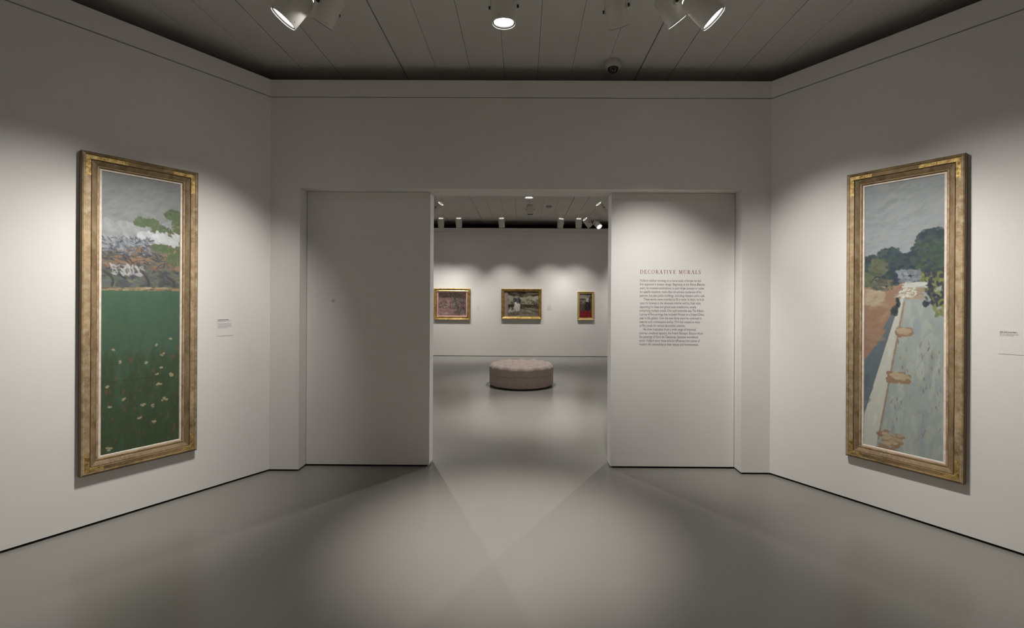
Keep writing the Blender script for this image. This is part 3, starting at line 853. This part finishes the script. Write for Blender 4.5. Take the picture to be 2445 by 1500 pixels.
def serif_glyph(ch):
    """polygons of one roman capital on a unit-high body: (points) lists, and its width"""
    T, t, s = 0.135, 0.052, 0.036      # thick stem, hairline, serif thickness
    P = []

    def rect(x0, y0, x1, y1):
        P.append([(x0, y0), (x1, y0), (x1, y1), (x0, y1)])

    def serif(xc, y, w=0.32):
        y0, y1 = (y, y + s) if y < 0.5 else (y - s, y)
        rect(xc - w / 2, y0, xc + w / 2, y1)

    def stem(x, y0=0.0, y1=1.0, w=T, bot=True, top=True):
        rect(x - w / 2, y0, x + w / 2, y1)
        if bot:
            serif(x, y0)
        if top:
            serif(x, y1)

    def slant(x0, y0, x1, y1, w):
        P.append([(x0 - w / 2, y0), (x0 + w / 2, y0), (x1 + w / 2, y1), (x1 - w / 2, y1)])

    def arc(cx, cy, rx, ry, a0, a1, thick=T, thin=t, n=22):
        for k in range(n):
            q0, q1 = a0 + (a1 - a0) * k / n, a0 + (a1 - a0) * (k + 1) / n

            def pt(q, inner):
                w = thin + (thick - thin) * abs(math.cos(q)) ** 1.5
                r = 1.0
                if inner:
                    return (cx + (rx - w) * math.cos(q), cy + (ry - max(thin, w * 0.5)) * math.sin(q))
                return (cx + rx * math.cos(q), cy + ry * math.sin(q))
            P.append([pt(q0, 0), pt(q1, 0), pt(q1, 1), pt(q0, 1)])
    W = 0.8
    if ch == 'D':
        stem(0.16); arc(0.36, 0.5, 0.56, 0.5, -PI / 2, PI / 2); rect(0.16, 0, 0.4, s * 1.3); rect(0.16, 1 - s * 1.3, 0.4, 1); W = 0.92
    elif ch == 'E':
        stem(0.16); rect(0.16, 0, 0.60, s * 1.3); rect(0.16, 1 - s * 1.3, 0.57, 1); rect(0.16, 0.5, 0.48, 0.5 + s)
        rect(0.57, 0, 0.62, 0.2); rect(0.53, 0.8, 0.58, 1); rect(0.45, 0.41, 0.49, 0.62); W = 0.64
    elif ch == 'C':
        arc(0.5, 0.5, 0.5, 0.52, 0.28 * PI, 1.72 * PI); rect(0.79, 0.72, 0.83, 1.0); rect(0.80, 0.02, 0.83, 0.2); W = 0.86
    elif ch == 'O':
        arc(0.48, 0.5, 0.48, 0.52, 0, 2 * PI, n=36); W = 0.96
    elif ch == 'R':
        stem(0.16); arc(0.34, 0.75, 0.28, 0.25, -PI / 2, PI / 2, thin=0.045); rect(0.16, 0.5, 0.36, 0.545); rect(0.16, 0.955, 0.36, 1)
        slant(0.40, 0.52, 0.72, 0.0, 0.16); rect(0.64, 0, 0.88, s); W = 0.82
    elif ch == 'A':
        slant(0.14, 0, 0.44, 1, t); slant(0.74, 0, 0.44, 1, T * 1.15); rect(0.25, 0.34, 0.64, 0.34 + s); serif(0.14, 0, 0.28); serif(0.75, 0, 0.32); W = 0.9
    elif ch == 'T':
        stem(0.36, top=False); rect(0.0, 1 - s * 1.4, 0.72, 1); rect(0.0, 0.8, 0.045, 1); rect(0.675, 0.8, 0.72, 1); W = 0.72
    elif ch == 'I':
        stem(0.17); W = 0.34
    elif ch == 'V':
        slant(0.45, 0, 0.14, 1, T * 1.15); slant(0.45, 0, 0.74, 1, t); serif(0.14, 1, 0.32); serif(0.75, 1, 0.28); W = 0.9
    elif ch == 'M':
        stem(0.16, w=t, top=False); slant(0.50, 0.05, 0.19, 1, T * 1.1); slant(0.50, 0.05, 0.82, 1, t); stem(0.84, w=T, top=False)
        rect(0.03, 1 - s, 0.2, 1); rect(0.80, 1 - s, 0.98, 1); W = 1.0
    elif ch == 'U':
        rect(0.11, 0.32, 0.245, 1); rect(0.66, 0.32, 0.715, 1); arc(0.4125, 0.34, 0.3025, 0.36, PI, 2 * PI, thick=0.10); serif(0.17, 1, 0.3); serif(0.69, 1, 0.26); W = 0.82
    elif ch == 'L':
        stem(0.16); rect(0.16, 0, 0.58, s * 1.3); rect(0.54, 0, 0.59, 0.22); W = 0.6
    elif ch == 'S':
        arc(0.27, 0.745, 0.25, 0.27, 0.12 * PI, 1.3 * PI, thick=0.10, n=18); arc(0.29, 0.265, 0.27, 0.28, -0.85 * PI, 0.42 * PI, thick=0.12, n=18)
        slant(0.40, 0.36, 0.13, 0.66, 0.13); rect(0.45, 0.74, 0.49, 0.98); rect(0.02, 0.02, 0.06, 0.26); W = 0.56
    return P, W


LETTERS = [('D', 260, 315), ('E', 330, 368), ('C', 385, 433), ('O', 446, 496), ('R', 514, 562), ('A', 574, 626), ('T', 639, 677), ('I', 693, 711),
           ('V', 733, 786), ('E', 799, 839), ('M', 888, 947), ('U', 963, 1012), ('R', 1030, 1075), ('A', 1091, 1144), ('L', 1159, 1193), ('S', 1210, 1243)]
words = (MB(), MB())
for ch, a, b in LETTERS:
    hd = words[a > 860]
    polys, W = serif_glyph(ch)
    x0 = TXT_X + (a - 258) * TXT_PX
    sx = (b - a) * TXT_PX / W
    for pl in polys:
        v = [(x0 + x * sx - ORG.x, -0.0008, 1.7185 + y * 0.0335 - ORG.z) for x, y in pl]
        hd.add(v, [tuple(range(len(v)))])
for hd, word in zip(words, ('DECORATIVE', 'MURALS')):
    heading = hd.build('heading_word', M_INK_RED, wt)
    heading['label'] = 'dark red serif heading word ' + word

LINES = [
    ('Vuillard relished working on a mural scale, a format he had', None, 257, 1248),
    ('first explored in theater design. Beginning in the |Revue Blanche', None, 257, 1313),
    ('years, he received commissions to paint large canvases or suites', None, 257, 1298),
    ('for specific locations, most often the private residences of his', None, 257, 1257),
    ('patrons, but also public buildings, including theaters and a cafe.', None, 257, 1315),
    ('These works were intended to fill a room. In them, he built', None, 320, 1303),
    ('upon his interest in the domestic interior and his Nabi style,', None, 257, 1252),
    ('expanding his ideas into grand-scale installations, usually', None, 255, 1176),
    ('comprising multiple panels. One such ensemble was |The Album,', None, 255, 1297),
    ('a group of five paintings that included |Woman in a Striped Dress,', None, 255, 1308),
    ('seen in this gallery. Over the next thirty years he continued to', None, 254, 1268),
    ('execute such commissions and by 1914 had created as many', None, 254, 1238),
    ('as fifty panels for various decorative schemes.', None, 254, 998),
    ('He drew inspiration from a wide range of historical', None, 315, 1168),
    ('sources\u2014medieval tapestry, the French Baroque, Rococo d\u00e9cor,', None, 253, 1295),
    ('the paintings of Puvis de Chavannes, Japanese woodblock', None, 253, 1212),
    ('prints. Vuillard wove these eclectic influences into scenes of', None, 253, 1238),
    ('modern life, astonishing in their beauty and inventiveness.', None, 252, 1215)]
PARAS = (range(0, 5), range(5, 13), range(13, 18))


def text_mesh(s, shear):
    cu = bpy.data.curves.new('lettering', 'FONT')
    cu.body = s
    cu.size = 1.0
    cu.shear = shear
    cu.resolution_u = 2
    ob = bpy.data.objects.new('lettering', cu)
    COL.objects.link(ob)
    bpy.context.view_layer.update()
    dg = bpy.context.evaluated_depsgraph_get()
    me = bpy.data.meshes.new_from_object(ob.evaluated_get(dg))
    v = [tuple(p.co) for p in me.vertices]
    f = [tuple(p.vertices) for p in me.polygons]
    bpy.data.objects.remove(ob)
    bpy.data.curves.remove(cu)
    bpy.data.meshes.remove(me)
    return v, f


for pr in PARAS:
    mb = MB()
    for i in pr:
        s, _, a, b = LINES[i]
        x0, x1 = TXT_X + (a - 258) * TXT_PX, TXT_X + (b - 258) * TXT_PX
        base = 1.6480 - i * 0.0331
        segs = s.split('|')
        v, f = text_mesh(segs[0], 0.0)
        pieces = [(v, f, 0.0)]
        wid = max(p[0] for p in v)
        if len(segs) > 1:
            v2, f2 = text_mesh(segs[1], 0.25)
            pieces.append((v2, f2, wid + 0.28))
            wid = wid + 0.28 + max(p[0] for p in v2)
        sx = (x1 - x0) / wid
        for v, f, dx in pieces:
            mb.add([(x0 + (p[0] + dx) * sx - ORG.x, -0.0008, base + p[1] * 0.0315 - ORG.z) for p in v], f)
    mb.build('paragraph', M_INK_BODY, wt)


# ------------------------------------------------------------------ spotlights
def spotlight(label, front, target, D=0.122, L=0.19, lit=None, watts=0, half=30, blend=1.0, group='ceiling spotlights in the front gallery',
              glow=True, seg=36, knob=1):
    front, target = Vector(front), Vector(target)
    n = (target - front).normalized()
    ctr = front - n * (L / 2)
    side = n.cross(Vector((0, 0, 1)))
    if side.length < 0.05:
        side = Vector((1, 0, 0))
    side.normalize()
    up = side.cross(n).normalized()
    # lamp axes: z points backwards, x is the pivot axis
    m3 = Matrix((side, n.cross(side) * -1, -n)).transposed()
    zb = -n
    yb = zb.cross(side).normalized()
    m3 = Matrix((side, yb, zb)).transposed()
    mount = Vector((ctr.x, ctr.y, Z_CEIL))
    root = thing('spotlight', label, 'spotlight', mount, 0, group)
    M = Matrix.Translation(ctr - mount) @ m3.to_4x4()
    R, h = D / 2, L / 2
    # can: open front, rolled edge, stepped and chamfered back
    can = MB().lathe([(R - 0.0035, -h + 0.030), (R - 0.0035, -h + 0.001), (R - 0.002, -h), (R, -h + 0.0015), (R, h - 0.030), (R - 0.004, h - 0.022), (R - 0.010, h - 0.012), (R - 0.022, h)],
               seg, M, False, True).build('can', M_LAMP, root, smooth=35)
    MB().lathe([(R - 0.0035, -h + 0.014), (R - 0.0035, -h + 0.004), (R - 0.011, -h + 0.006), (R - 0.013, -h + 0.014)], seg, M).build('baffle_ring', M_LAMPDARK, can, smooth=40)
    MB().lathe([(R - 0.0038, -h + 0.0035), (R - 0.0012, -h - 0.0012), (R + 0.0006, -h + 0.001)], seg, M).build('front_rim', M_CHROME if D > 0.125 else M_RIM, can, smooth=60)
    MB().lathe([(R - 0.012, -h + 0.013), ((R - 0.012) * 0.7, -h + 0.0095), ((R - 0.012) * 0.35, -h + 0.0075), (0.002, -h + 0.007)], seg, M, False, True).build(
        'lens', M_LIT if lit else M_UNLIT, can, smooth=60)
    MB().lathe([(R - 0.016, h - 0.004), (R - 0.017, h + 0.002), (R - 0.024, h + 0.002), (R - 0.025, h - 0.001)], seg, M).build('vent_ring', M_VENT if glow else M_LAMPDARK, can, smooth=40)
    # yoke: two arms from the pivots up to a crosspiece above the can, swivel stem and ceiling plate
    top = Vector((0, 0, min(ctr.z + R + 0.055, Z_CEIL - 0.03) - Z_CEIL))
    c = ctr - mount
    yk = MB()
    wv = Vector((-side.y, side.x, 0)).normalized()
    e = R + 0.006
    for s in (-1, 1):
        p0 = c + side * (s * e) - Vector((0, 0, 0.02))
        p1 = Vector((c.x + side.x * s * e, c.y + side.y * s * e, top.z))
        a, b = wv * 0.009, side * (s * 0.003)
        v = [p0 - a, p0 + a, p0 + a + b, p0 - a + b, p1 - a, p1 + a, p1 + a + b, p1 - a + b]
        yk.add(v, [(0, 1, 2, 3), (4, 5, 6, 7), (0, 1, 5, 4), (1, 2, 6, 5), (2, 3, 7, 6), (3, 0, 4, 7)])
    a, b = wv * 0.009, side * (e + 0.003)
    t0 = Vector((c.x, c.y, top.z))
    v = [t0 - a - b, t0 + a - b, t0 + a + b, t0 - a + b]
    v = v + [q + Vector((0, 0, 0.003)) for q in v]
    yk.add(v, [(0, 1, 2, 3), (4, 5, 6, 7), (0, 1, 5, 4), (1, 2, 6, 5), (2, 3, 7, 6), (3, 0, 4, 7)])
    yk.build('yoke', M_LAMP, root)
    for s in (-1, 1):
        MB().tube(c + side * (s * (e + 0.002)), c + side * (s * (e + 0.014)), 0.009, 14).build('pivot_knob', M_SCREW, root, smooth=40)
    MB().tube((c.x, c.y, top.z + 0.002), (c.x, c.y, -0.008), 0.008, 12).build('stem', M_LAMP, root, smooth=40)
    MB().lathe([(0.05, 0.0), (0.05, -0.006), (0.044, -0.013), (0.012, -0.016)], 28, Matrix.Translation((c.x, c.y, 0)), False, True).build('ceiling_plate', M_LAMP, root, smooth=40)
    for ang, zz in ((0.9, -h + 0.02), (1.5, -h + 0.022), (2.2, -h + 0.02), (4.4, -h + 0.02)):
        q = M @ Vector((R * math.cos(ang), R * math.sin(ang), zz))
        q2 = M @ Vector(((R + 0.0015) * math.cos(ang), (R + 0.0015) * math.sin(ang), zz))
        MB().tube(q, q2, 0.0022, 8).build('screw', M_SCREW, can)
    if watts:
        spot_lamp('spot_beam', front + n * 0.006, front + n, watts, half, blend, min(0.04, R * 0.6), root)
    return root


def on_left(s, z):
    q = C_L + t_left * s
    return (q.x, q.y, z)


def on_right(s, z):
    q = C_R + t_right * s
    return (q.x, q.y, z)


spotlight('large lit spotlight facing left, first in the front row', (-1.394, 2.62, 3.10), on_left(1.85, 0.55), 0.152, 0.20, True, *BEAM['far_left'])
spotlight('smaller spotlight with dark edge next to the lit left-facing lamp', (-1.19, 2.664, 3.10), on_left(0.72, 1.0), 0.122, 0.19, True, *BEAM['left'])
spotlight('lit spotlight pointing straight down alone at the middle of the front row', (-0.122, 2.66, 3.10), (-0.10, 2.90, 0), 0.137, 0.19, True, *BEAM['floor'])
spotlight('spotlight aimed down at the printed wall text panel', (0.556, 2.684, 3.10), (1.27, Y_PANEL, 1.20), 0.118, 0.19, True, *BEAM['text'])
spotlight('spotlight tilted right between text-panel lamp and lit right-facing lamp', (0.93, 2.78, 3.185), on_right(0.72, 1.0), 0.124, 0.19, True, *BEAM['right'])
spotlight('large lit spotlight facing right, last in the front row', (1.083, 2.609, 3.10), on_right(1.85, 0.68), 0.152, 0.20, True, *BEAM['far_right'])

GF = 'ceiling spotlights in the far gallery'
for lab, f, tg in (('first small spotlight by the left panel, aimed at the pink-bordered painting', (-1.93, 10.64, 3.14), (-2.05, Y_FAR, 0.30)),
                   ('upright small spotlight second along in front of the far wall', (-1.505, 10.62, 3.14), (-1.5, Y_FAR, 0.30)),
                   ('small spotlight alone above the brown far-wall landscape', (-0.505, 10.6, 3.14), (-0.40, Y_FAR, 0.30)),
                   ('small spotlight tilted left, first of the right-hand far group', (0.85, 10.62, 3.14), (0.55, Y_FAR, 0.30)),
                   ('upright small spotlight right of the left-tilted lamp in the far group', (1.283, 10.61, 3.14), (1.38, Y_FAR, 0.30))):
    spotlight(lab, f, tg, 0.14, 0.21, True, P_FAR_WALL, 36, 1.0, GF, seg=24)
spotlight('small spotlight tilted right beside the glaring lit lamp in far gallery', (1.53, 10.45, 3.15), (2.6, 10.9, 1.9), 0.14, 0.21, True, 120, 35, 1.0, GF, seg=24)
spotlight('glaring lit spotlight at the right end of the far gallery row', (1.80, 10.80, 3.19), (3.0, 9.2, 1.3), 0.14, 0.21, True, 90, 35, 1.0, GF, glow=False, seg=24)
spotlight('spotlight half hidden by the left sliding panel, above the first far lamp', (-1.74, 8.95, 3.17), (-2.9, 9.5, 1.6), 0.14, 0.21, True, 120, 35, 1.0, GF, seg=24)
spotlight('spotlight turned right beside the right sliding panel, high in the doorway', (1.56, 8.78, 3.15), (2.9, 9.3, 1.5), 0.14, 0.21, True, 120, 35, 1.0, GF, seg=24)
spotlight('unlit spotlight hanging straight down in the middle of the far gallery', (0.125, 8.97, 3.14), (0.125, 8.97, 0), 0.138, 0.19, None, 0, 30, 1, GF, glow=False, seg=24)
spotlight('lit spotlight pointing straight down above the round ottoman', (0.089, 7.76, 3.205), (0.02, 7.80, 0), 0.15, 0.17, True, 210, 32, 0.8, GF, glow=False, seg=24)

# ------------------------------------------------------------------ ceiling fittings
cd = thing('security_camera', 'small grey dome security camera with black dome on the ceiling', 'security camera', (0.742, 3.815, Z_CEIL))
MB().lathe([(0.062, 0.0), (0.066, -0.006), (0.066, -0.040), (0.062, -0.050), (0.046, -0.054)], 40, None, True, True).build('housing', M_PLASTIC, cd, smooth=40)
prof = [(0.044 * math.cos(a), -0.052 - 0.046 * math.sin(a)) for a in np.linspace(0, PI / 2 - 0.04, 9)]
MB().lathe(prof, 36, None, True, True).build('dome', M_DOME, cd, smooth=70)
MB().lathe([(0.048, -0.0545), (0.048, -0.058), (0.0445, -0.058), (0.0445, -0.0545)], 36).build('dome_collar', M_PLASTIC, cd, smooth=40)

sm = thing('smoke_detector', 'small dark round detector on the far gallery ceiling', 'detector', (0.545, 9.85, Z_CEIL))
MB().lathe([(0.065, 0), (0.065, -0.016), (0.058, -0.020)], 28, None, True, True).build('mounting_base', M_SMOKE, sm, smooth=40)
MB().lathe([(0.048, -0.020), (0.044, -0.045), (0.03, -0.052)], 28, None, True, True).build('sensor_head', M_PLASTIC, sm, smooth=40)

# ------------------------------------------------------------------ ottoman
OX, OY, OR = -0.025, 7.885, 0.55
ot = thing('round_ottoman', 'round taupe tufted ottoman on the floor of the far gallery', 'ottoman', (OX, OY, 0))
MB().lathe([(OR - 0.03, 0.0), (OR - 0.03, 0.022)], 64, None, True, True).build('plinth', M_DARK, ot, smooth=40)
MB().lathe([(OR - 0.03, 0.018), (OR - 0.010, 0.020), (OR - 0.003, 0.03), (OR, 0.08), (OR, 0.17), (OR - 0.002, 0.193), (OR - 0.012, 0.199), (OR - 0.08, 0.2)],
           96, None, True, True).build('base_drum', M_FABRIC, ot, smooth=50)
ring = MB()
seg = 96
tv, tf = [], []
for k in range(seg):
    a = 2 * PI * k / seg
    for j in range(8):
        b = 2 * PI * j / 8
        r = OR - 0.004 + 0.006 * math.cos(b)
        tv.append((r * math.cos(a), r * math.sin(a), 0.2 + 0.006 * math.sin(b)))
for k in range(seg):
    for j in range(8):
        tf.append((k * 8 + j, ((k + 1) % seg) * 8 + j, ((k + 1) % seg) * 8 + (j + 1) % 8, k * 8 + (j + 1) % 8))
ring.add(tv, tf).build('piping', M_FABRIC, ot, smooth=70)
# tufted cushion: a crown of pillowed diamonds rolling over into the side
CELL = 0.235


def tuft(x, y):
    u, v = (x + 0.8 * y) / CELL, (x - 0.8 * y) / CELL
    return (abs(math.sin(PI * u)) * abs(math.sin(PI * v))) ** 0.36


cv, cf = [], []
NA, rings = 160, []
for i in range(47):
    if i < 36:
        r = OR * 0.90 * i / 35
        rings.append(('t', r, 0.0))
    else:
        a = (i - 35) / 11 * PI / 2
        rings.append(('e', a, 0))
for kind, q, _ in rings:
    for k in range(NA):
        a = 2 * PI * k / NA
        if kind == 't':
            r = max(q, 0.0005)
            x, y = r * math.cos(a), r * math.sin(a)
            rr = r / OR
            amp = 0.085 * (1 - max(0, rr - 0.72) * 2.2)
            z = 0.372 + 0.018 * (1 - rr * rr) - amp * (1 - tuft(x, y)) * 0.62
        else:
            re, ze = OR * 0.90, 0.372 + 0.018 * (1 - 0.81)
            x0, y0 = re * math.cos(a), re * math.sin(a)
            dip = 0.085 * (1 - 0.18 * 2.2) * (1 - tuft(x0, y0)) * 0.62 * math.cos(q)
            r = re + 0.058 * math.sin(q) - 0.006 * math.cos(q) * 0 - dip * 0.3 * math.sin(2 * q)
            z = ze - 0.075 * (1 - math.cos(q)) - dip
            x, y = r * math.cos(a), r * math.sin(a)
        cv.append((x, y, z))
for zz, rr in ((0.25, OR + 0.001), (0.215, OR - 0.001), (0.205, OR - 0.006), (0.2005, OR - 0.05)):
    for k in range(NA):
        a = 2 * PI * k / NA
        cv.append((rr * math.cos(a), rr * math.sin(a), zz))
nr = len(cv) // NA
for i in range(nr - 1):
    for k in range(NA):
        k2 = (k + 1) % NA
        cf.append((i * NA + k, i * NA + k2, (i + 1) * NA + k2, (i + 1) * NA + k))
MB().add(cv, cf).build('tufted_cushion', M_FABRIC, ot, smooth=80)
bt = None
for i in range(-5, 6):
    for j in range(-5, 6):
        x, y = (i + j) * CELL / 2, (i - j) * CELL / 2 / 0.8
        if math.hypot(x, y) > OR * 0.84:
            continue
        rr = math.hypot(x, y) / OR
        amp = 0.085 * (1 - max(0, rr - 0.72) * 2.2)
        z = 0.372 + 0.018 * (1 - rr * rr) - amp * 0.62
        if bt is None:
            bt = MB().lathe([(0.014, -0.002), (0.0135, 0.004), (0.009, 0.008), (0.003, 0.0095)], 14, None, True, True).build('button', M_FABRIC, ot, smooth=70)
            b = bt
        else:
            b = bt.copy()
            COL.objects.link(b)
        b.location = (x, y, z)
